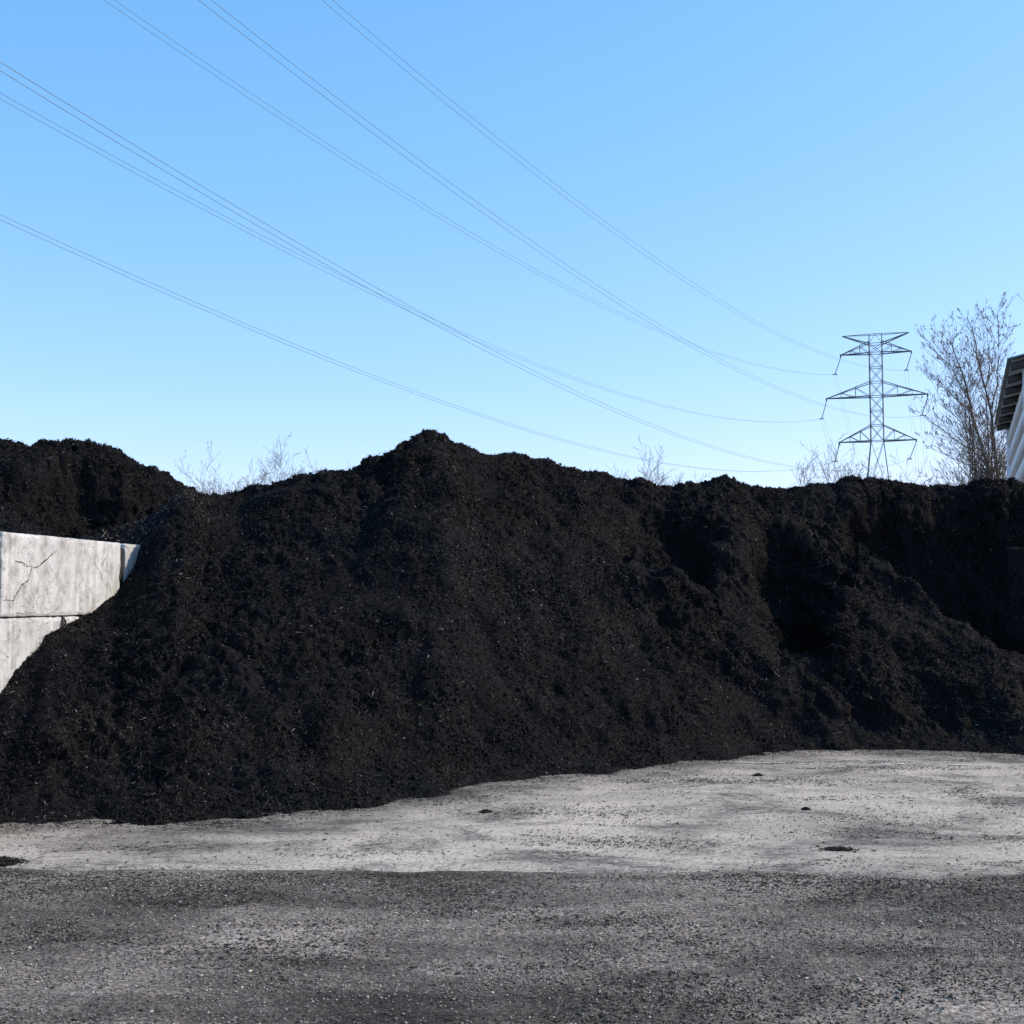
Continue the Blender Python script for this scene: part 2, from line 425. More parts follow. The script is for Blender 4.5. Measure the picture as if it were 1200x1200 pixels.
def box(V, Q, x0, x1, y0, y1, z0, z1, slope=0, yref=0):
    k = len(V)
    for x in (x0, x1):
        for y in (y0, y1):
            for z in (z0, z1): V.append((x, y, z+slope*(yref-y)))
    Q += [(k, k+1, k+3, k+2), (k+4, k+6, k+7, k+5), (k, k+4, k+5, k+1), (k+2, k+3, k+7, k+6), (k, k+2, k+6, k+4), (k+1, k+5, k+7, k+3)]
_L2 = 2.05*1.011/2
fill_gap_shade(R2, _L2-.015, _L2+.14, -BH/2+.01, BH/2-.05)
crack(R2, [(67, 644), (61, 650), (55, 655), (50, 659), (45, 664), (40, 665), (36, 663)], .007, 1)
crack(R2, [(36, 663), (32, 664), (27, 659), (22, 659), (17, 657)], .005, 2)
crack(R2, [(37, 665), (35, 672), (33, 680), (26, 685), (22, 692), (18, 698), (16, 704), (7, 703), (3, 704)], .006, 3)
crack(R2, [(93, 673), (93.5, 690), (95, 705), (95.5, 719)], .0022, 4)
crack(R2, [(104, 650), (112, 662), (118, 672), (121, 684)], .003, 5)
crack(R2, [(126, 650), (121, 658), (117, 667)], .0025, 6)
crack(R1, [(5, 765), (8, 769), (10, 770)], .005, 7)
crack(R1, [(17, 735), (17.5, 760), (18, 800)], .0018, 8)
def tube(V, Q, pts, rad, sides=6, close=False):
    pts = [Vector(p) for p in pts]; n = len(pts); base_ = len(V)
    for i, p in enumerate(pts):
        if close: d = pts[(i+1) % n]-pts[i-1]
        else: d = pts[min(i+1, n-1)]-pts[max(i-1, 0)]
        d.normalize(); a = d.cross(Vector((0, 0, 1)))
        if a.length < .05: a = d.cross(Vector((1, 0, 0)))
        a.normalize(); b_ = d.cross(a)
        r = rad[i] if isinstance(rad, (list, tuple)) else rad
        for k in range(sides):
            t = 2*math.pi*k/sides; V.append(tuple(p+a*(r*math.cos(t))+b_*(r*math.sin(t))))
    for i in range(n if close else n-1):
        j = (i+1) % n
        for k in range(sides):
            k2 = (k+1) % sides
            Q.append((base_+i*sides+k, base_+i*sides+k2, base_+j*sides+k2, base_+j*sides+k))
def lifting_loop():
    c = block_local(R1, 73, 729); V = []; Q = []
    pts = [(c.x+.030*math.cos(2*math.pi*i/16), -BT/2-.014, c.z-.012+.034*math.sin(2*math.pi*i/16)) for i in range(16)]
    tube(V, Q, pts, .0095, 8, True)
    tube(V, Q, [(c.x-.006, -BT/2+.01, c.z+.034), (c.x-.006, -BT/2-.02, c.z+.028)], .012, 8)
    link('lifting_loop', np_mesh('lifting_loop', np.array(V), np.array(Q), True), M_RUST, R1)
lifting_loop()

# ------------------------------------------------------------------ mulch piles
# columns: px -> four points (photo row, distance) = toe, top of the loose slope, foot of the lip, crest
def zz(px, py, d): return PY(px, py, d)[2]
def toe(py): return EYE*F/(py-702.0)
COLS = {}
def col(px, tpy, *pts):
    """toe row, then either the crest alone or berm, floor (d, z given as negative row), lip and crest"""
    d0 = toe(tpy); L = [(d0, 0.0)]
    if len(pts) == 1:
        dc, zc = pts[0][1], zz(px, *pts[0])
        for t in (.35, .6, .83): L.append((d0+(dc-d0)*t, zc*(t+.03*math.sin(t*math.pi))))
        L.append((dc, zc))
    else:
        for q in pts:
            L.append((q[0], q[1]) if len(q) == 3 else (q[1], zz(px, *q)))
    COLS[px] = L
COLS[-400] = [(7.0, 0), (7.2, 0), (7.4, 0), (7.5, 0), (7.6, 0)]
COLS[-200] = [(7.9, 0), (8.0, 0), (8.1, 0), (8.15, 0), (8.2, .02)]
COLS[-100] = [(8.3, 0), (8.5, .08), (8.7, .15), (8.8, .2), (8.87, .24)]
col(0, 965, (824, 9.96)); col(18, 964, (797, 10.2)); col(42, 964, (772, 10.5)); col(60, 964, (748, 10.72)); col(80, 963, (734, 11.0)); col(110, 962, (718, 11.5))
col(144, 962, (688, 12.05)); col(168, 960, (642, 12.5))
col(190, 960, (604, 12.95)); col(216, 959, (574, 13.5)); col(243, 958, (585, 14.0)); col(262, 957, (578, 14.2))
col(300, 955, (568, 14.2)); col(350, 950, (564, 14.2)); col(385, 947, (553, 14.2)); col(420, 943, (546, 14.3))
col(455, 938, (530, 14.4)); col(480, 934, (516, 14.5)); col(512, 930, (508, 14.6)); col(545, 922, (517, 14.8))
col(570, 918, (531, 15.0)); col(590, 916, (531, 15.2)); col(640, 909, (543, 15.7)); col(680, 906, (547, 16.0)); col(715, 903, (555, 16.3))
FL = 'floor'
col(745, 899, (640, 14.8), (15.3, 2.05, FL), (596, 15.9), (567, 16.4))
col(785, 895, (668, 14.4), (15.3, 1.65, FL), (603, 15.85), (572, 16.8))
col(820, 891, (702, 14.1), (15.3, 1.5, FL), (598, 15.85), (571, 16.9))
col(846, 888, (742, 13.85), (690, 14.9), (600, 15.8), (563, 17.0))
col(866, 886, (760, 13.6), (700, 14.9), (604, 15.85), (567, 17.0))
col(888, 883, (782, 13.4), (15.5, 1.45, FL), (606, 16.0), (571, 17.0))
col(905, 881, (790, 13.35), (15.4, .85, FL), (612, 16.05), (572, 17.0))
col(930, 879, (777, 13.6), (15.2, .75, FL), (618, 16.0), (572, 17.0))
col(955, 878, (779, 13.55), (14.9, .75, FL), (645, 15.6), (570, 17.1))
col(978, 878, (774, 13.6), (14.5, .8, FL), (672, 15.15), (569, 17.1))
col(992, 878, (700, 14.7), (655, 15.45), (618, 16.1), (567, 17.1))
col(1008, 878, (632, 15.85), (16.5, 1.9, FL), (580, 16.95), (566, 17.15))
col(1040, 879, (656, 15.4), (16.5, 1.2, FL), (579, 17.0), (566, 17.25))
col(1080, 880, (698, 14.85), (16.5, .7, FL), (581, 17.0), (569, 17.25))
col(1120, 882, (735, 14.3), (16.4, .4, FL), (581, 16.95), (570, 17.25))
col(1160, 883, (762, 13.95), (16.3, .3, FL), (581, 16.9), (568, 17.15))
col(1200, 884, (772, 13.8), (16.2, .3, FL), (580, 16.8), (566, 17.1))
col(1350, 884, (778, 13.8), (15.4, .35, FL), (590, 16.4), (568, 17.0))
col(1700, 884, (778, 13.8), (15.4, .35, FL), (600, 16.4), (580, 17.0))
_u = np.array(sorted(COLS)); _t = np.array([COLS[k] for k in _u]); _u = (_u-600)/F
_ud = np.linspace(_u[0], _u[-1], 3000)
_ctl = np.stack([np.stack([np.interp(_ud, _u, _t[:, k, j]) for j in (0, 1)], -1) for k in range(5)], 1)
_cpx = _ud*F+600; _wgt = np.clip((745-_cpx)/60, 0, 1)
def _sm(a, n):
    ker = np.hanning(n+2)[1:-1]; ker /= ker.sum(); return np.convolve(np.pad(a, n//2, mode='edge'), ker, 'valid')
for k in range(5):
    for j in range(2):
        a = _ctl[:, k, j]; fine_, wide_ = _sm(a, 15), _sm(a, 91)
        w_ = _wgt*(1.0 if k < 4 else .6)*np.clip((_cpx-200)/60, 0, 1)
        _ctl[:, k, j] = fine_*(1-w_)+wide_*w_
_tn = np.interp(PX/np.maximum(PYY, .1), _ud, _ctl[:, 0, 0])-PYY            # how far the pad point lies in front of the pile's toe
_dust = np.clip(sstep(1.1, -.05, _tn+.45*noise3(PX*1.1, PYY*2.2, PX*0+33)+.25*noise3(PX*4, PYY*9, PX*0+34)), 0, 1)
pad = link('concrete_pad', np_mesh('concrete_pad', np.stack([PX, PYY, PZ], -1).reshape(-1, 3), grid_faces(len(xs2), len(tt)), True, _dust.ravel()), M_SLAB)
tag(pad, kind='structure')
HW_Y = [7, 8.4, 8.87, 9.96, 10.95, 11.5, 12.1, 12.5, 13.5, 14.2, 15, 16.5, 19, 21]
HW_Z = [-.3, 0, .2, .68, 1.24, 1.40, 1.68, 1.99, 2.62, 2.62, 2.5, 1.9, .3, -.3]
def pile_h(X, Y):
    wx = .10*noise3(X*.9, Y*.9, X*0+20)+.05*noise3(X*2.7, Y*2.7, X*0+21)
    wy = .16*noise3(X*.9, Y*.9, X*0+30)+.07*noise3(X*2.7, Y*2.7, X*0+31)+.045*noise3(X*6.5, Y*6.5, X*0+32)
    right = sstep(4, 10, X*0+np.abs(X+4))           # calm next to the wall
    soft = sstep(.0, 1.5, X-(W0[0]+(Y-W0[1])*.149))
    Yw = Y+wy*soft*sstep(0, 1.2, Y-np.interp(X/Y, _ud, _ctl[:, 0, 0])); Xw = X+wx*soft
    u = Xw/Y
    D = [np.interp(u, _ud, _ctl[:, k, 0]) for k in range(5)]; Z = [np.interp(u, _ud, _ctl[:, k, 1]) for k in range(5)]
    D[0] = D[0]+.07*noise3(X*1.7, Y*1.2, X*0+44)+.04*noise3(X*5, Y*5, X*0+45)
    h = np.where(Yw < D[0], (Yw-D[0])*.35, 0)
    for k in range(4):
        m = (Yw >= D[k]) & (Yw < D[k+1])
        h = np.where(m, Z[k]+(Z[k+1]-Z[k])*(Yw-D[k])/(D[k+1]-D[k]), h)
    ap = Yw-D[0]; h = np.where(ap > 0, h*(.40+.60*sstep(0, 1.0, ap)), h)     # the foot runs out flatter
    b_ = Yw-D[4]
    h = np.where(b_ >= 0, Z[4]-.10*np.minimum(b_, .6)-.70*np.maximum(0, b_-.6), h)
    # over and left of the bunker wall
    s = (X-W0[0])*WN[0]+(Y-W0[1])*WN[1]
    hw = np.interp(Y, HW_Y, HW_Z)
    left = hw-.55*np.maximum(0, s-.02)
    left = np.where(Y < 12.35, np.minimum(left, .3), left)
    k = sstep(-.5, .02, s)*(Y > 12.35)
    h = np.where(s > .06, left, h*(1-k)+k*np.minimum(h, hw+.6*np.maximum(0, -s))) if True else h
    return h, s, D
def left_h(X, Y):
    """the heap in the bay left of the wall"""
    px = X/Y*F+600
    px = px+9*noise3(X*1.1, Y*1.1, X*0+50)
    C = [-500, -300, 0, 30, 60, 80, 110, 145, 165, 200, 222, 245, 300]
    crest_py = [560, 540, 520, 525, 522, 515, 522, 530, 541, 556, 570, 590, 640]
    crest_d = [16, 15.6, 15.5, 15.5, 15.6, 15.7, 15.8, 15.9, 16.0, 16.2, 16.4, 16.6, 16.8]
    foot_py = [600, 590, 596, 600, 618, 626, 626, 622, 614, 600, 595, 600, 650]
    foot_d = [13.4, 13.5, 13.9, 14.1, 14.5, 14.7, 14.8, 14.9, 15, 15.2, 15.4, 15.6, 15.8]
    lip_py = [580, 565, 554, 552, 546, 540, 544, 552, 562, 574, 586, 602, 652]
    cz = [zz(a, b_, c) for a, b_, c in zip(C, crest_py, crest_d)]
    fz = [zz(a, b_, c) for a, b_, c in zip(C, foot_py, foot_d)]
    lz = [zz(a, b_, c+.26) for a, b_, c in zip(C, lip_py, foot_d)]
    cd = np.interp(px, C, crest_d); fd = np.interp(px, C, foot_d); cz = np.interp(px, C, cz); fz = np.interp(px, C, fz); lz = np.interp(px, C, lz)
    Yw = Y+.14*noise3(X*1.3, Y*1.3, X*0+60)+.10*noise3(X*3.4, Y*3.4, X*0+61)+.06*noise3(X*8, Y*8, X*0+62)
    h = fz-.25*(fd-Yw)
    h = np.where(Yw > fd, fz+(lz-fz)*np.clip((Yw-fd)/.26, 0, 1), h)
    t = np.clip((Yw-fd-.26)/(cd-fd-.26), 0, 1)
    h = np.where(Yw > fd+.26, lz+(cz-lz)*(1-(1-t)**1.6), h)
    h = h+sstep(2.2, 2.8, h)*(.06*noise3(X*2.6, Y*2.6, X*0+64)+.05*noise3(X*6, Y*6, X*0+65))
    h = np.where(Yw > cd, cz+.06*noise3(X*2.6, Y*2.6, X*0+64)+.05*noise3(X*6, Y*6, X*0+65)-.1*np.minimum(Yw-cd, .6)-.7*np.maximum(0, Yw-cd-.6), h)
    return h
def relief(p, amp):
    """clods and hollows pushed along the surface normal"""
    X, Y, Z = p[:, 0], p[:, 1], p[:, 2]
    px_ = X/np.maximum(Y, 1)*F+600
    m = .30+1.25*np.clip(noise3(X*.7+40, Y*.7, Z*.7)*1.2+.45, 0, 1.2)       # some stretches lumpier than others
    m = m*(1-.55*np.exp(-((px_-590)/190)**2-((Z-1.1)/1.1)**2))*(1-.4*sstep(980, 1040, px_)*(1-sstep(2.0, 2.5, Z)))
    o = .11*noise3(X*.95, Y*.6, Z*.95)
    rz = sstep(720, 800, px_)*(1-sstep(1150, 1250, px_))*(1-.85*sstep(2.2, 2.8, Z))
    a1 = X*.80+Z*.60; a2 = X*.60-Z*.80                                   # across and along the slumps' fall line
    r_ = noise3(a1*1.9+3, a2*.45, Y*.5); o = o+rz*(1-.75*sstep(980, 1040, px_))*.19*(.22-np.abs(r_))*1.5
    r_ = noise3(a1*4.3+8, a2*1.3, Y*1.5); o = o+rz*(1-.6*sstep(980, 1040, px_))*.08*(.22-np.abs(r_))*1.5
    r_ = noise3(X*4.2+Z*1.2, Y*1.0+Z*1.0, X*0+5); o = o+(1-rz)*.035*r_
    a = noise3(X*2.3+5, Y*2.3, Z*2.3); o = o+.085*a
    b_ = noise3(X*4.6, Y*4.6+7, Z*4.6); o = o+.080*(.35-np.abs(b_))*m
    c = noise3(X*9.5, Y*9.5, Z*9.5+3); o = o+.050*(.35-np.abs(c))*m
    d = noise3(X*19+9, Y*19, Z*19); o = o+.032*(.3-np.abs(d))*(.5+.6*m)
    e = noise3(X*38, Y*38+1, Z*38); o = o+.022*e*(.5+.5*m)
    f_ = noise3(X*70, Y*70+1, Z*70); o = o+.012*f_
    return o*amp
def normals_grid(Pt):
    dx = np.gradient(Pt, axis=1); dy = np.gradient(Pt, axis=0)
    n = np.cross(dx, dy); n /= np.linalg.norm(n, axis=-1, keepdims=True)+1e-9
    return n
def shreds(Pt, Nm, mask, n, seed, lmin=.022, lmax=.085, wmin=.005, wmax=.013, lift=.026):
    rs = np.random.default_rng(seed)
    ny, nx = mask.shape
    # weight by true area of the facet
    dx = np.gradient(Pt, axis=1); dy = np.gradient(Pt, axis=0)
    ar = np.linalg.norm(np.cross(dx, dy), axis=-1)*mask
    cdf = np.cumsum(ar.ravel()); idx = np.searchsorted(cdf, rs.random(n)*cdf[-1]); idx = np.clip(idx, 0, nx*ny-1)
    i, j = idx//nx, idx % nx
    c = Pt[i, j]+dx[i, j]*rs.uniform(-.5, .5, (n, 1))+dy[i, j]*rs.uniform(-.5, .5, (n, 1))
    nm = Nm[i, j]
    d = rs.normal(size=(n, 3)); d -= nm*(d*nm).sum(1, keepdims=True)*.70; d /= np.linalg.norm(d, axis=1, keepdims=True)
    sd = np.cross(d, nm+rs.normal(size=(n, 3))*.6); sd /= np.linalg.norm(sd, axis=1, keepdims=True)+1e-9
    L = (lmin+(lmax-lmin)*rs.random(n)**2.2)[:, None]; Wd = (wmin+(wmax-wmin)*rs.random(n)**1.5)[:, None]
    c = c+nm*(lift*rs.random(n)[:, None])
    bend = nm*L*.12*rs.normal(size=(n, 1))
    V = np.empty((n, 6, 3)); V[:, 0] = c-d*L/2-sd*Wd*.3; V[:, 1] = c-d*L/2+sd*Wd*.3
    V[:, 2] = c+bend+sd*Wd/2; V[:, 3] = c+bend-sd*Wd/2; V[:, 4] = c+d*L/2+sd*Wd*.2; V[:, 5] = c+d*L/2-sd*Wd*.2
    k = np.arange(n)[:, None]*6
    Q = np.concatenate([k+np.array([[0, 1, 2, 3]]), k+np.array([[3, 2, 4, 5]])])
    tv = rs.beta(1.6, 2.6, n)+(rs.random(n) < .008)*.5+tbias(c)
    return V.reshape(-1, 3), Q, np.repeat(np.clip(tv, 0, 1), 6)
def tbias(c):
    """old dry faded stretches and fresh black ones; the strip over the wall's end is toned lighter"""
    s_ = (c[:, 0]-W0[0])*WN[0]+(c[:, 1]-W0[1])*WN[1]
    b_ = .13*noise3(c[:, 0]*.9, c[:, 1]*.9, c[:, 2]*.9+60)+.08*noise3(c[:, 0]*3, c[:, 1]*3, c[:, 2]*3)
    return b_+.30*sstep(-.25, .05, s_)*(c[:, 1] > 12.3)*(1-sstep(.85, 1.15, s_))
OCT = np.array([[1,0,0],[0,1,0],[-1,0,0],[0,-1,0],[0,0,1],[0,0,-1]], float)
OCF = np.array([[0,1,4],[1,2,4],[2,3,4],[3,0,4],[1,0,5],[2,1,5],[3,2,5],[0,3,5]])
def crumbs(Pt, Nm, mask, n, seed, lo=.010, hi=.045):
    rs = np.random.default_rng(seed); ny, nx = mask.shape
    dx = np.gradient(Pt, axis=1); dy = np.gradient(Pt, axis=0)
    cl = np.clip(.25+noise3(Pt[..., 0]*2.2, Pt[..., 1]*2.2, Pt[..., 2]*2.2+9)*1.6, .03, 1)
    ar = np.linalg.norm(np.cross(dx, dy), axis=-1)*mask*cl
    cdf = np.cumsum(ar.ravel()); idx = np.clip(np.searchsorted(cdf, rs.random(n)*cdf[-1]), 0, nx*ny-1); i, j = idx//nx, idx % nx
    c = Pt[i, j]+dx[i, j]*rs.uniform(-.5, .5, (n, 1))+dy[i, j]*rs.uniform(-.5, .5, (n, 1))
    sz = (lo+(hi-lo)*rs.random(n)**3)[:, None, None]/2
    ax_ = rs.normal(size=(n, 3, 3)); q_, _ = np.linalg.qr(ax_)
    O = OCT[None]*rs.uniform(.45, 1.25, (n, 6, 1))*np.array([1.3, .9, .7])
    V = np.einsum('nij,njk->nik', O, q_)*sz+c[:, None, :]+Nm[i, j][:, None, :]*sz*.3
    Q = (np.arange(n)[:, None, None]*6+OCF[None]).reshape(-1, 3)
    t = np.clip(rs.beta(1.8, 3.2, n)*.75+tbias(c), 0, 1)
    return V.reshape(-1, 3), Q, np.repeat(t, 6)
def build_pile(name, xs, ys, hfun, keep, nshred, seed, smask, label):
    X, Y = np.meshgrid(xs, ys)
    H = hfun(X, Y)
    Pt = np.stack([X, Y, H], -1)
    n = normals_grid(Pt)
    toe_a = sstep(-.02, .35, H)
    amp = (.42+.58*toe_a).ravel()
    amp = amp*keep(X, Y).ravel()
    rel = relief(Pt.reshape(-1, 3), amp)
    Pt = (Pt.reshape(-1, 3)+n.reshape(-1, 3)*rel[:, None]).reshape(Pt.shape)
    # steps of slumped mulch, never far under the ground
    Pt[..., 2] = np.maximum(Pt[..., 2], -.15)
    n2 = normals_grid(Pt)
    V = Pt.reshape(-1, 3); Fq = grid_faces(len(xs), len(ys))
    zq = V[Fq, 2].max(1); Fq = Fq[zq > -.12]
    mk = smask(X, Y, Pt[..., 2])
    a_, aq, at = shreds(Pt, n2, mk, int(nshred*.80), seed, .012, .045, .004, .012, .010)
    b_, bq, bt = shreds(Pt, n2, mk, int(nshred*.16), seed+1, .03, .095, .003, .006, .014)
    c_, cq, ct = crumbs(Pt, n2, mk, int(nshred*.26), seed+2)
    k1 = len(V); k2 = k1+len(a_); k3 = k2+len(b_)
    tone_all = np.concatenate([np.full(len(V), -1.0), at, bt, ct])
    me = np_mesh(name, np.concatenate([V, a_, b_, c_]), [np.concatenate([Fq, aq+k1, bq+k2]), cq+k3], False, tone_all)
    o = link(name, me, M_MULCH)
    tag(o, label, 'mulch pile')
    return Pt, n2
xs = axis(-4.4, 6.9, .0155, -7.5, 13, 1.12); ys = axis(8.2, 17.3, .0155, 7.4, 24, 1.12)
def keep_main(X, Y):
    s = (X-W0[0])*WN[0]+(Y-W0[1])*WN[1]
    near = np.exp(-(s/.25)**2)*(Y < 12.6)
    return 1-.5*near
def mask_main(X, Y, Z):
    s = (X-W0[0])*WN[0]+(Y-W0[1])*WN[1]
    u = X/Y
    return (Z > .0)*(np.abs(u) < .46)*(Y < 17.6)*((s < -.01) | (Y > 12.45))
MP, MN = build_pile('mulch_pile', xs, ys, lambda X, Y: pile_h(X, Y)[0], keep_main, 400000, 5, mask_main,
    'big black shredded mulch pile in front, peaked at centre and dug out at right')
xs = axis(-7.2, -3.2, .02, -13, -2.6, 1.15); ys = axis(12.0, 16.4, .02, 10.6, 24, 1.15)
def lh(X, Y):
    h = left_h(X, Y); s = (X-W0[0])*WN[0]+(Y-W0[1])*WN[1]-BT
    return np.where(s < -.0, np.minimum(h, 1.9-.0*s), h)-1.2*sstep(.05, -.35, s)
build_pile('mulch_pile', xs, ys, lh, lambda X, Y: np.ones_like(X), 80000, 6,
    lambda X, Y, Z: (Z > 1.7)*(X/Y > -.46)*(Y < 16.6), 'smaller black mulch heap behind the concrete block wall at left')

# ------------------------------------------------------------------ loose litter on the ground
def bits(name, cx, cy, cz, L, Wd, Hh, rot, tone, kind_stone, label=None):
    """many little chips (flat slivers) or stones (squashed octahedra) in one mesh"""
    n = len(cx); rs = np.random.default_rng(len(cx))
    u = np.array([[1,0,0],[0,1,0],[-1,0,0],[0,-1,0],[0,0,1],[0,0,-.4],[.62,.62,.45],[-.62,.62,.45],[-.62,-.62,.45],[.62,-.62,.45]], float)
    V = np.repeat(u[None], n, 0)*(1+rs.uniform(-.28, .28, (n, 10, 1)))
    V[..., 0] *= L[:, None]/2; V[..., 1] *= Wd[:, None]/2; V[..., 2] *= Hh[:, None]
    c, s = np.cos(rot)[:, None], np.sin(rot)[:, None]
    x = V[..., 0]*c-V[..., 1]*s; y = V[..., 0]*s+V[..., 1]*c
    tilt = rs.normal(size=(n, 1))*.18
    z = V[..., 2]+V[..., 0]*tilt
    V = np.stack([x+cx[:, None], y+cy[:, None], z+cz[:, None]], -1)
    T = np.array([[0,6,4],[6,1,4],[1,7,4],[7,2,4],[2,8,4],[8,3,4],[3,9,4],[9,0,4],[0,1,6],[1,2,7],[2,3,8],[3,0,9],[1,0,5],[2,1,5],[3,2,5],[0,3,5]])
    Q = (np.arange(n)[:, None, None]*10+T[None]).reshape(-1, 3)
    return np_mesh(name, V.reshape(-1, 3), Q, False, np.repeat(tone, 10))
def ground_z(x, y): return np.where(y > pad_edge(x), .008, ground_h(x, y))
rs = np.random.default_rng(21)
def scatter(n, dens, ylo, yhi):
    """points inside the camera's wedge (with margin), thinned by a density field"""
    Y = ylo+(yhi-ylo)*rs.random(n)**.8; X = rs.uniform(-.47, .47, n)*Y
    k = rs.random(n) < dens(X, Y)
    return X[k], Y[k]
# dark mulch shreds over dirt and pad
def gp(px, py): d = EYE*F/(py-702.0); return (px-600)/F*d, d
PATCH = [(*gp(1135, 932), .16, .75, .55), (*gp(1020, 899), .8, .10, .95), (*gp(940, 893), .7, .06, .6), (*gp(1010, 958), .42, .26, .6), (*gp(1000, 978), .16, .03, .8),
         (*gp(700, 985), .45, .14, .5), (*gp(790, 912), .5, .18, .6), (*gp(640, 946), .5, .15, .45), (*gp(940, 917), .35, .1, .4), (*gp(130, 990), .5, .12, .35)]
def dens_chip(X, Y):
    d = .18+1.5*noise3(X*.8, Y*1.5, X*0+70)+.9*noise3(X*2.6, Y*4.2, X*0+71)
    d = d+.5*np.exp(-((Y-pad_edge(X)+.35)/.35)**2)
    pad_ = (Y > pad_edge(X))
    toe_ = np.interp(X/Y, _ud, _ctl[:, 0, 0])
    d2 = np.clip(1.5*(noise3(X*.7, Y*2.4, X*0+80)+.45*noise3(X*2.4, Y*11, X*0+82)-.12), 0, 1)*.6+.04
    for a, b_, c, e, k in PATCH: d2 = d2+k*np.exp(-(((X-a)/c)**2+((Y-b_)/e)**2))*(.4+1.3*np.maximum(0, .3+noise3(X*4, Y*14, X*0+a)))
    d2 = np.maximum(d2, .9*np.exp(-np.maximum(0, toe_-Y)/.22)*np.clip(.55+noise3(X*2, Y*5, X*0+19), 0, 1))
    d2 = np.maximum(d2, .95*sstep(.60, .0, toe_-Y)*np.clip(.3+1.2*noise3(X*1.3, Y*4, X*0+9)+.8*noise3(X*5, Y*12, X*0+9), 0, 1))
    edge = np.exp(-((Y-pad_edge(X)+.04)/.09)**2)*np.clip(.6+noise3(X*4, Y*3, X*0), 0, 1)
    return np.clip(np.where(pad_, d2, np.maximum(d, .05)*.75)+edge*.5, 0, 1)
X, Y = scatter(230000, dens_chip, 4.0, 12.9)
n = len(X)
L = .004+.010*rs.random(n)+.045*rs.random(n)**10; Wd = np.minimum(.003+.006*rs.random(n), L*.6); Hh = .0015+.0035*rs.random(n)
tone = np.clip(rs.beta(1.6, 2.2, n)*.75, 0, .75)
o = link('mulch_litter', bits('mulch_litter', X, Y, ground_z(X, Y)+Hh*.4, L, Wd, Hh, rs.random(n)*6.28, tone, False), M_SCRAP)
tag(o, kind='stuff')
def dens_stone(X, Y):
    g = 0
    for px, py, a, b_, k in ((640, 1135, .32, .12, 1.), (700, 1105, .35, .12, .7), (900, 1070, .7, .18, .6), (1130, 1100, .5, .15, .7), (1010, 1130, .35, .12, .6), (830, 1150, .5, .12, .5), (60, 1130, .3, .15, .4), (1050, 1062, .5, .08, .6)):
        x, y = gp(px, py); g = g+k*np.exp(-(((X-x)/a)**2+((Y-y)/b_)**2))
    b2 = .10+.35*np.maximum(0, noise3(X*1.1, Y*2.4, X*0+90))+1.1*g*np.clip(.35+noise3(X*4, Y*9, X*0+91)*1.3, 0, 1)
    return np.clip(b2*np.where(Y > pad_edge(X), .05, 1), 0, 1)
X, Y = scatter(260000, dens_stone, 4.0, 9.5)
n = len(X)
D_ = .004+.007*rs.random(n)+.007*(rs.random(n) < .15)*rs.random(n)+.012*rs.random(n)**40
tone = np.clip(.83+.08*rs.normal(size=n)+.15*(rs.random(n) < .06), .5, 1)
o = link('gravel', bits('gravel', X, Y, ground_z(X, Y)+D_*.10, D_, D_*rs.uniform(.6, 1, n), D_*.36, rs.random(n)*6.28, tone, True), M_SCRAP)
tag(o, kind='stuff')

# separate clumps dropped on the pad
def clump(px, py, sx, sy, sz, seed, label):
    d = EYE*F/(py-702.0); x = (px-600)/F*d; y = d
    r2 = np.random.default_rng(seed); n = int(900*sx*sy/.04)+50
    # a low crumbly lump
    m = 34; gx, gy = np.meshgrid(np.linspace(-1, 1, m), np.linspace(-1, 1, m))
    rr = np.hypot(gx, gy); ht = np.maximum(0, 1-rr**2*(1+.5*noise3(gx*1.5+seed, gy*1.5, gx*0)))
    hz = sz*ht*(.7+.8*noise3(gx*4+seed, gy*4, gx*0)+.4*noise3(gx*9+seed, gy*9, gx*0))-.004*(ht <= 0)-.002
    V0 = np.stack([gx*sx*.75, gy*sy*.75, hz], -1).reshape(-1, 3); Q0 = grid_faces(m, m); Q0 = Q0[V0[Q0, 2].max(1) > -.001]
    a = r2.normal(size=(n, 2))*.36; X = a[:, 0]*sx; Y = a[:, 1]*sy
    ii = np.clip(((X/(sx*.75)+1)/2*(m-1)).astype(int), 0, m-1); jj = np.clip(((Y/(sy*.75)+1)/2*(m-1)).astype(int), 0, m-1)
    Z = np.maximum(hz[jj, ii], 0)+.003
    L = .010+.03*r2.random(n)**2; Wd = .004+.007*r2.random(n)
    me = bits('mulch_clump', X, Y, Z, L, np.minimum(Wd, L), .003+.005*r2.random(n), r2.random(n)*6.28, np.clip(r2.beta(1.1, 4, n)*.6, 0, 1), False)
    import bmesh
    bm = bmesh.new(); bm.from_mesh(me)
    tl = bm.verts.layers.float['tone']
    vs = [bm.verts.new(v) for v in V0]
    for v in vs: v[tl] = .08
    for q in Q0: bm.faces.new([vs[i] for i in q])
    loose = [v for v in vs if not v.link_faces]
    for v in loose: bm.verts.remove(v)
    bm.to_mesh(me); bm.free()
    o = link('mulch_clump', me, M_SCRAP); o.location = (x, y, .008)
    tag(o, label, 'mulch clump', 'clumps of mulch dropped on the concrete pad')
clump(977, 992, .12, .07, .010, 1, 'small dark mulch clump alone on the pale pad at right, near the dirt edge')
clump(8, 1006, .16, .12, .018, 2, 'mulch clump on the pad edge at the far left of the photo')
clump(940, 946, .035, .035, .014, 5, 'tiny mulch lump on the pad left of the patch of crumbs')
clump(885, 907, .05, .04, .015, 6, 'tiny mulch lump on the pad just below the pale seam')
clump(570, 949, .045, .04, .014, 8, 'tiny mulch lump close under the toe of the big pile near photo centre')

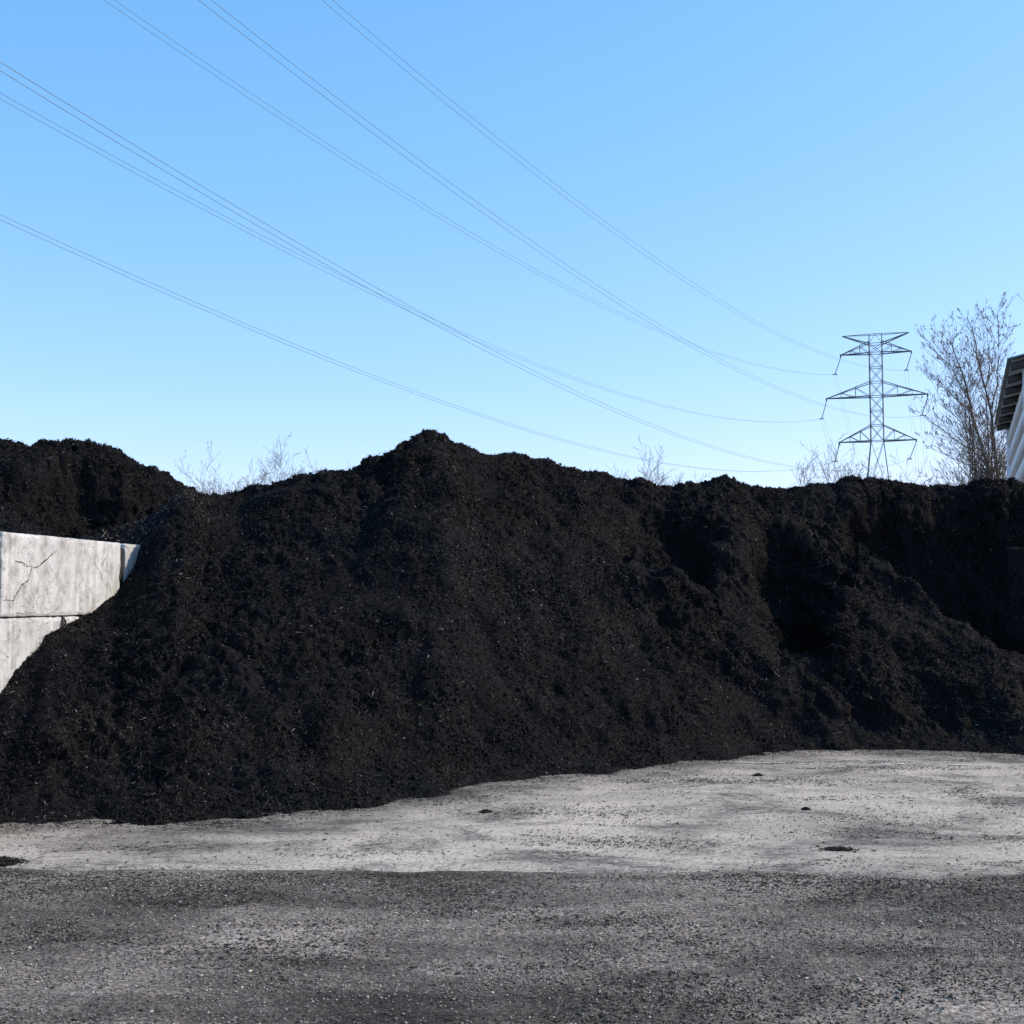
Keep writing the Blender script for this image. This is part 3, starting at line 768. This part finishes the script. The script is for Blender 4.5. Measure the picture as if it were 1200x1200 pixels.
# ------------------------------------------------------------------ pylon
YAW = math.radians(18); TD = 178.0
tb = Vector(P(1028, 560, TD)); tb.z = 0
def tz(py): return P(1025, py, TD)[2]
pyl = empty('transmission_tower', (tb.x+.12, tb.y, 0), 'grey lattice steel electricity pylon with three pairs of crossarms beyond the pile', 'pylon', rz=-YAW)
PXM = TD/F       # metres per photo pixel there
def bar(V, Q, a, b_, r): tube(V, Q, [a, b_], r, 4)
zt = {'peak': tz(389.5), 'node': tz(401), 'a1': tz(412), 'a2t': tz(446.5), 'a2': tz(463.5), 'a3t': tz(498), 'a3': tz(516.5)}
def half_w(z):
    if z >= zt['a3']: return .86
    return .86+(zt['a3']-z)*.105
def tower_body():
    V = []; Q = []
    cs = [(-1, -1), (1, -1), (1, 1), (-1, 1)]
    lv = [0, 5.5, 10, zt['a3']-2.6 if zt['a3']-2.6 > 11 else 12]
    z = zt['a3']; 
    lv = [0, 4.5, 8.6, 12.2, 14.6+.3, zt['a3']]
    lv = [v*zt['a3']/lv[-1] for v in lv]
    for a, b_, k in ((zt['a3'], zt['a3t'], 1), (zt['a3t'], zt['a2'], 2), (zt['a2'], zt['a2t'], 1), (zt['a2t'], zt['a1'], 2), (zt['a1'], zt['node'], 1)):
        for i in range(k): lv.append(a+(b_-a)*(i+1)/k)
    for i in range(len(lv)-1):
        z0, z1 = lv[i], lv[i+1]; w0, w1 = half_w(z0), half_w(z1)
        for j in range(4):
            c0 = cs[j]; c1 = cs[(j+1) % 4]
            bar(V, Q, (c0[0]*w0, c0[1]*w0, z0), (c0[0]*w1, c0[1]*w1, z1), .07)
            bar(V, Q, (c0[0]*w0, c0[1]*w0, z0), (c1[0]*w1, c1[1]*w1, z1), .034)
            bar(V, Q, (c1[0]*w0, c1[1]*w0, z0), (c0[0]*w1, c0[1]*w1, z1), .034)
            bar(V, Q, (c0[0]*w1, c0[1]*w1, z1), (c1[0]*w1, c1[1]*w1, z1), .045)
    return V, Q
V, Q = tower_body(); link('lattice_mast', np_mesh('lattice_mast', np.array(V), np.array(Q)), M_STEEL, pyl)
def arm(side, zb, ztop, half):
    V = []; Q = []; w = .86; tip = Vector((side*half, 0, zb))
    for sy in (-1, 1):
        b0 = Vector((side*w, sy*w, zb)); t0 = Vector((side*w, sy*w, ztop))
        bar(V, Q, b0, tip, .085); bar(V, Q, t0, tip, .06)
        for k, (p, q) in enumerate(((.33, .33), (.66, .66))):
            bar(V, Q, b0.lerp(tip, p), t0.lerp(tip, q), .03)
        bar(V, Q, b0, t0.lerp(tip, .33), .035); bar(V, Q, b0.lerp(tip, .33), t0.lerp(tip, .66), .035)
    for p in (.25, .5, .75):
        a = Vector((side*w, -w, zb)).lerp(tip, p); b_ = Vector((side*w, w, zb)).lerp(tip, p); bar(V, Q, a, b_, .035)
    bar(V, Q, tip+Vector((0, 0, .12)), tip-Vector((0, 0, .35)), .11)
    link('crossarm', np_mesh('crossarm', np.array(V), np.array(Q)), M_STEEL, pyl)
    return tip
LENS = {'a1': 38.2*PXM/math.cos(YAW), 'a2': 54.6*PXM/math.cos(YAW), 'a3': 41.4*PXM/math.cos(YAW)}
tips = {}
for nm, zb, ztop in (('a1', zt['a1'], zt['node']+.3), ('a2', zt['a2'], zt['a2t']), ('a3', zt['a3'], zt['a3t'])):
    for s_ in (-1, 1): tips[nm, s_] = arm(s_, zb, ztop, LENS[nm])
for s_ in (-1, 1):     # shield-wire horns
    V = []; Q = []; tip = Vector((s_*36.2*PXM/math.cos(YAW), 0, zt['peak']))
    for sy in (-1, 1):
        bar(V, Q, (s_*.86, sy*.86, zt['node']), tip, .08); bar(V, Q, (s_*.86, sy*.5, zt['peak']), tip, .045)
        bar(V, Q, (s_*.86, sy*.86, zt['node']), (s_*.86, sy*.5, zt['peak']), .05)
    bar(V, Q, (s_*.86, -.5, zt['peak']), (0, -.5, zt['peak']), .045); bar(V, Q, (s_*.86, .5, zt['peak']), (0, .5, zt['peak']), .045)
    bar(V, Q, (s_*.86, -.6, zt['node']), (0, -.55, zt['peak']), .03)
    link('earth_wire_horn', np_mesh('earth_wire_horn', np.array(V), np.array(Q)), M_STEEL, pyl)
bpy.context.view_layer.update()
inv = pyl.matrix_world.inverted()
ends = {'A': (('a1', 1), (1062, 434)), 'B': (('a2', 1), (1080.5, 487)), 'C': (('a1', -1), (978.5, 439)),
        'D': (('a3', 1), (1066, 538)), 'E': (('a2', -1), (963, 491)), 'F': (('a3', -1), (979, 541))}
clampw = {}
for k, (t, (px, py)) in ends.items():
    tip = tips[t]; tw = pyl.matrix_world@tip
    q = Vector(PY(px, py, tw.y)); clampw[k] = q
    ql = inv@q; top = tip-Vector((0, 0, .35)); V = []; Q = []; pts = []; rad = []
    nd = 14
    for i in range(nd*3+1):
        pts.append(top.lerp(ql, i/(nd*3))); rad.append(.085 if i % 3 == 1 and 2 < i < nd*3-1 else .04)
    tube(V, Q, pts, rad, 8)
    ins_ = link('insulator_string', np_mesh('insulator_string', np.array(V), np.array(Q)), M_GLASSY, pyl)
    V = []; Q = []; th = math.radians(28)+YAW
    a = ql+Vector((-.34, 0, 0)); b_ = ql+Vector((.34, 0, 0)); bar(V, Q, a, b_, .05); bar(V, Q, ql+Vector((0,0,.2)), a, .03); bar(V, Q, ql+Vector((0,0,.2)), b_, .03)
    link('yoke_plate', np_mesh('yoke_plate', np.array(V), np.array(Q)), M_STEEL, ins_)
# conductors: fitted sagging spans over the camera's left, and the next span beyond
FIT = {'A': (.164128, .00099, .000479), 'B': (.159227, .000987, .002557), 'C': (.160206, .00098, .001882),
       'D': (.170173, .001042, .001237), 'E': (.164801, .001001, -.000331), 'F': (.161586, .000974, -.000348)}
LAB = {'A': 'twin power conductors highest at right, ending at the top right crossarm',
       'B': 'twin power conductors crossing to the tip of the middle right crossarm',
       'C': 'twin power conductors from the top left of the photo to the top left crossarm',
       'D': 'twin power conductors running low from the left edge to the bottom right crossarm',
       'E': 'twin power conductors from the left edge to the tip of the middle left crossarm',
       'F': 'lowest twin power conductors, alone across the lower left sky, to the bottom left crossarm'}
for k, (s, c, dth) in FIT.items():
    th = math.radians(28)+dth; dr = Vector((-math.sin(th), -math.cos(th), 0)); side = Vector((dr.y, -dr.x, 0))
    root = empty('power_line', clampw[k], LAB[k], 'power line', 'twin conductor lines hung from the pylon')
    th2 = math.radians(19); dr2 = Vector((math.sin(th2), math.cos(th2), 0))
    for sg in (-1, 1):
        pts = []
        for t in np.linspace(190, 0, 64)[:-1]*-1:      # beyond the tower
            t = -t; pts.append(dr2*t+Vector((0, 0, -.20*t+.00085*t*t))+side*(.23*sg))
        for t in np.linspace(0, 250, 110):
            pts.append(dr*t+Vector((0, 0, -s*t+c*t*t))+side*(.23*sg))
        V = []; Q = []; tube(V, Q, pts, .0105, 5)
        link('conductor', np_mesh('conductor', np.array(V), np.array(Q), True), M_WIRE, root)

# ------------------------------------------------------------------ bare trees
def grow(rs, start, d, length, r, depth, segs, out, buds, up=.25, spread=.55, rmin=.004, droop=0):
    pts = [start.copy()]; rad = [r]; p = start.copy(); d = d.normalized()
    n = max(3, int(length/segs)); kids = []
    for i in range(n):
        d = (d+Vector((rs.gauss(0, .10), rs.gauss(0, .10), rs.gauss(0, .06)+up*.10))).normalized()
        p = p+d*(length/n); pts.append(p.copy()); rr = max(rmin, r*(1-.78*(i+1)/n)); rad.append(rr)
        if i >= (0 if depth < 3 else 1): kids.append((p.copy(), d.copy(), (i+1)/n, rr))
    out.append((pts, rad, depth))
    if depth <= 0:
        for q in pts[1:]:
            if rs.random() < .7: buds.append(q+Vector((rs.gauss(0, .02), rs.gauss(0, .02), rs.gauss(0, .02))))
        return
    per = {4: 2, 3: 1.6, 2: 1.35, 1: 1.2}[min(4, depth)]
    for q, dd, t, rr in kids:
        if t < .12: continue
        for _ in range(int(per)+(rs.random() < per-int(per))):
            if rs.random() > .62: continue
            a = rs.uniform(0, 2*math.pi); side = Vector((math.cos(a), math.sin(a), 0)); side = (side-dd*side.dot(dd)).normalized()
            nd = dd*(1-spread*.5)+side*spread*rs.uniform(.7, 1.2)+Vector((0, 0, up*.5))
            grow(rs, q, nd, length*rs.uniform(.32, .55)*(1.15-t*.55), rr*.6, depth-1, segs*.62, out, buds, up, spread, rmin, droop)
def tubes_np(segs, sides):
    V = []; Q = []
    for pts, rad, _ in segs: tube(V, Q, pts, rad, sides)
    return np.array(V), np.array(Q)
def tree(px, Y, top_py, label, cat, seed, stems, depth=3, spread=.55, up=.3, r0=.12, rmin=.006, budsize=.03, group=None, len_k=1.0, segs=.35, name='bare_tree', zbase=0, fan=.3, budp=1.0):
    rs_ = random.Random(seed); x = (px-600)/F*Y
    Ht = PY(px, top_py, Y)[2]
    root = empty(name, (x, Y, zbase), label, cat, group)
    out = []; buds = []
    if isinstance(stems, int):
        for i in range(stems):
            a = 2*math.pi*i/stems+rs_.uniform(-.5, .5); f_ = fan*rs_.uniform(.2, 1)
            d = Vector((math.cos(a)*f_, math.sin(a)*f_, 1))
            grow(rs_, Vector((math.cos(a)*.1, math.sin(a)*.1, 0)), d, Ht*rs_.uniform(.72, .98)*len_k, r0*rs_.uniform(.6, 1), depth, segs*1.6, out, buds, up, spread, rmin)
    else:
        for st, rr in stems:
            P0 = [Vector(PY(a, b_, Y+dy))-Vector((x, Y, 0)) for a, b_, dy in st]
            # go down to the ground
            P0 = [Vector((P0[0].x*.6+.0, P0[0].y*.6, 0))]+P0
            pts = []; 
            for a, b_ in zip(P0, P0[1:]):
                n_ = max(2, int((b_-a).length/.45))
                for i in range(n_): pts.append(a.lerp(b_, i/n_)+Vector((rs_.gauss(0, .02), rs_.gauss(0, .02), 0)))
            pts.append(P0[-1]); nn = len(pts)
            rad = [rr*(1-.85*(i/(nn-1))**.9) for i in range(nn)]
            out.append((pts, rad, 9))
            for i in range(3, nn):
                if pts[i].z < 2.2: continue
                t = i/nn
                for _ in range(3):
                    if rs_.random() > .97: continue
                    a = rs_.uniform(0, 2*math.pi); dd = (pts[i]-pts[i-1]).normalized()
                    nd = dd*.75+Vector((math.cos(a), math.sin(a)*.8, 0))*.75+Vector((0, 0, .3))
                    grow(rs_, pts[i], nd, rs_.uniform(1.3, 3.0)*(1.05-t*.72), rad[i]*.42, depth-1, segs, out, buds, up, spread, rmin)
    main = [s for s in out if s[2] >= depth]; rest = [s for s in out if s[2] < depth]
    V, Q = tubes_np(main, 8); link('trunk', np_mesh('trunk', V, Q, True), M_BARK, root)
    V, Q = tubes_np(rest, 3) 
    if len(buds) and budsize:
        buds = [b_ for b_ in buds if rs_.random() < budp]
        B = np.array([b_[:] for b_ in buds]); n = len(B); r3 = np.random.default_rng(seed)
        o4 = np.array([[0, 0, 1.6], [.45, 0, 0], [-.25, .4, 0], [-.25, -.4, 0], [0, 0, -1.4]])
        bv = (B[:, None, :]+o4[None]*budsize*r3.uniform(.5, 1.3, (n, 1, 1)))
        T = np.array([[0,1,2],[0,2,3],[0,3,1],[4,2,1],[4,3,2],[4,1,3]])
        bt = (np.arange(n)[:, None, None]*5+T[None]).reshape(-1, 3)+len(V)
        me = np_mesh('crown', np.concatenate([V, bv.reshape(-1, 3)]), [Q, bt], False)
        me.materials.append(M_TWIG); me.materials.append(M_BUD)
        mi = np.zeros(len(Q)+len(bt), np.int32); mi[len(Q):] = 1; me.polygons.foreach_set('material_index', mi)
        o = link('crown', me, None, root)
    else: link('crown', np_mesh('crown', V, Q, False), M_TWIG, root)
    return len(out)
nb = tree(1166, 46, 352, 'tall bare tree with forked stems and catkins between the pylon and the white shed', 'tree', 3, [
    ([(1162, 575, 0), (1157, 545, 0), (1148, 515, .2), (1139, 480, .3), (1134, 462, .2), (1128, 437, 0), (1121, 418, 0), (1115, 402, 0)], .095),
    ([(1171, 575, 0), (1168, 545, 0), (1163, 505, 0), (1161, 480, 0), (1155, 455, 0), (1147, 425, .3), (1143, 405, .3), (1139, 382, .3)], .105),
    ([(1161, 480, 0), (1168, 450, -.3), (1171, 420, -.4), (1170, 392, -.4), (1169, 368, -.4), (1167, 372, -.4)], .06),
    ([(1134, 462, .2), (1142, 440, .2), (1149, 425, .2)], .05),
    ([(1157, 545, 0), (1140, 528, .6), (1122, 518, 1.2), (1100, 500, 1.6), (1086, 492, 1.8)], .06),
    ([(1155, 560, 0), (1135, 545, -.8), (1112, 535, -1.4), (1092, 520, -2)], .05),
    ([(1139, 482, .2), (1122, 470, .4), (1105, 450, .6), (1090, 436, 1.0)], .05),
    ([(1136, 470, .1), (1124, 448, -.3), (1112, 425, -.6), (1104, 402, -.8)], .045),
    ([(1130, 445, .1), (1116, 430, .5), (1101, 418, .8), (1094, 408, 1.0)], .035),
    ([(1155, 455, 0), (1160, 430, .5), (1158, 405, .7), (1156, 384, .9)], .045),
    ([(1150, 520, 0), (1130, 500, .5), (1112, 478, .9), (1098, 462, 1.1)], .045)],
    depth=3, budsize=.024, rmin=.0045, segs=.33, budp=1.0)
tree(1240, 40, 385, 'bare tree at the right photo edge whose outer twigs rise above the shed roof', 'tree', 9, 3, depth=3, r0=.13, fan=.35, segs=.5, budsize=.034, rmin=.006, budp=.6)
# far shrubs and saplings behind the crest
FG = 'far bare saplings behind the pile crest'
far = [(228, 90, 543, 3, 'thin pale bare sapling showing in the notch between the two mulch heaps', 31),
       (262, 95, 560, 3, 'low bare brush at the right side of the notch between the heaps', 32),
       (297, 88, 535, 4, 'bushy bare tree behind the left shoulder of the big pile, left of its taller twin', 33),
       (326, 86, 522, 4, 'taller bushy bare tree behind the left shoulder of the big pile', 34),
       (388, 90, 540, 3, 'tips of a bare sapling just left of the rise to the pile peak', 35),
       (733, 80, 536, 5, 'bare bush behind the right shoulder of the pile, left one of the pair', 36),
       (767, 82, 547, 4, 'bare bush behind the right shoulder of the pile, right one of the pair', 37),
       (978, 78, 520, 5, 'many-stemmed bare sapling left of the pylon legs', 38),
       (1005, 84, 538, 4, 'low bare brush touching the left pylon leg', 39),
       (1052, 75, 520, 3, 'slim bare sapling just right of the pylon legs', 40),
       (1080, 70, 530, 4, 'bare brush between the slim sapling and the tall tree', 41),
       (1112, 60, 512, 5, 'dense bare undergrowth left of the tall tree stems', 42),
       (1140, 58, 520, 5, 'dense bare undergrowth around the foot of the tall tree', 43),
       (1176, 56, 515, 4, 'dense bare undergrowth between the tall tree and the white shed', 44)]
for px, Y, tp, st, lab, sd_ in far:
    tree(px, Y, tp, lab, 'tree' if sd_ in (33, 34, 31, 35, 38, 40) else 'shrub', sd_, st+(5 if sd_ < 41 else -1), depth=3, spread=.62, up=.30, r0=.05, rmin=.0085 if sd_ < 41 else .006,
         budsize=.024, group=FG, segs=.42, name='bare_sapling' if sd_ in (33, 34, 31, 35, 38, 40) else 'bare_shrub', fan=.42, len_k=.86)

# ------------------------------------------------------------------ white shed at the right edge
e0 = Vector(P(1168, 503, 26.0)); e1 = Vector(P(1185, 429, 18.9)); ze = (e0.z+e1.z)/2
A0 = Vector((e0.x, e0.y, 0)); A1 = Vector((e1.x, e1.y, 0)); ax = (A0-A1).normalized(); nrm = Vector((ax.y, -ax.x, 0))   # nrm points right, into the shed
Lr = (A0-A1).length
shed = empty('white_shed', (A1.x, A1.y, 0), 'white sided shed with overhanging corrugated roof at the right photo edge', 'shed')
shed.rotation_euler.z = math.atan2(ax.y, ax.x)
# local frame: +x along the eave away from the camera, -y into the shed
OV = .25; WID = 7.0; SL = math.tan(math.radians(13))
def box(V, Q, x0, x1, y0, y1, z0, z1, slope=0, yref=0):
    k = len(V)
    for x in (x0, x1):
        for y in (y0, y1):
            for z in (z0, z1): V.append((x, y, z+slope*(yref-y)))
    Q += [(k, k+1, k+3, k+2), (k+4, k+6, k+7, k+5), (k, k+4, k+5, k+1), (k+2, k+3, k+7, k+6), (k, k+2, k+6, k+4), (k+1, k+5, k+7, k+3)]
V = []; Q = []
zw = ze+OV*SL-.02
# long wall with horizontal laps: each board leans out at its foot
nbd = 13; bh = zw/nbd
for i in range(nbd):
    z0 = i*bh; z1 = z0+bh
    x0, x1 = .45, Lr-.15; k = len(V)
    V += [(x0, -OV+.0, z1), (x1, -OV, z1), (x0, -OV+.06, z0), (x1, -OV+.06, z0), (x0, -OV, z0), (x1, -OV, z0)]
    Q += [(k, k+1, k+3, k+2), (k+2, k+3, k+5, k+4)]
link('side_wall', np_mesh('side_wall', np.array(V), np.array(Q)), M_SIDING, shed)
for xe, sgn in ((.45, -1), (Lr-.15, 1)):
    V = []; Q = []
    for i in range(nbd+8):
        z0 = i*bh; z1 = z0+bh
        ya = -OV; yb = -OV-WID
        if z0 > zw:   # gable triangle
            tt_ = (z0-zw)/SL
            if tt_ > WID/2-.2: break
            ya -= tt_; yb += tt_
        k = len(V)
        V += [(xe, ya, z1), (xe, yb, z1), (xe+sgn*.06, ya, z0), (xe+sgn*.06, yb, z0), (xe, ya, z0), (xe, yb, z0)]
        Q += [(k, k+1, k+3, k+2), (k+2, k+3, k+5, k+4)]
    link('gable_wall', np_mesh('gable_wall', np.array(V), np.array(Q)), M_SIDING, shed)
V = []; Q = []
box(V, Q, .45, Lr-.15, -OV-WID, -OV-WID+.02, 0, zw); link('rear_wall', np_mesh('rear_wall', np.array(V), np.array(Q)), M_SIDING, shed)
for xe in (.45, Lr-.15):
    V = []; Q = []; box(V, Q, xe-.06, xe+.06, -OV-.02, -OV+.075, 0, zw-.02)
    link('corner_trim', np_mesh('corner_trim', np.array(V), np.array(Q)), M_SIDING, shed)
# roof: corrugated sheets over boards
V = []; Q = []
HALF = OV+WID/2
nx_ = int((Lr+.3)/.03)
for sgn in (0, 1):
    k = len(V); cnt = 0
    for i in range(nx_+1):
        x = -.05+(Lr+.1)*i/nx_; zc = .022*math.sin(x*2*math.pi/.25)
        for y_, z_ in ((.05, -.05*SL), (-HALF, HALF*SL)) if sgn == 0 else ((-2*HALF-.05, -.05*SL), (-HALF, HALF*SL)):
            V.append((x, y_, ze+.12+zc+z_)); V.append((x, y_, ze+.112+zc+z_))
    for i in range(nx_):
        a = k+i*4; Q += [(a, a+2, a+6, a+4), (a+1, a+5, a+7, a+3), (a, a+4, a+5, a+1), (a+2, a+3, a+7, a+6)]
link('roof', np_mesh('roof', np.array(V), np.array(Q)), M_ROOFMETAL, shed)
V = []; Q = []
box(V, Q, .02, Lr-.02, -OV-WID/2, -.01, ze+.06, ze+.085, SL, 0); link('roof_boards', np_mesh('roof_boards', np.array(V), np.array(Q)), M_SHEATH, shed)
nR = 7
for i in range(nR):
    V = []; Q = []; x = .06+(Lr-.3)*i/(nR-1)
    box(V, Q, x, x+.10, -OV-.3, .0, ze-.06, ze+.055, SL, 0)
    link('rafter_tail', np_mesh('rafter_tail', np.array(V), np.array(Q)), M_RAFTER, shed)
print('branches', nb, 'verts', sum(len(o.data.vertices) for o in bpy.data.objects if o.type == 'MESH'))
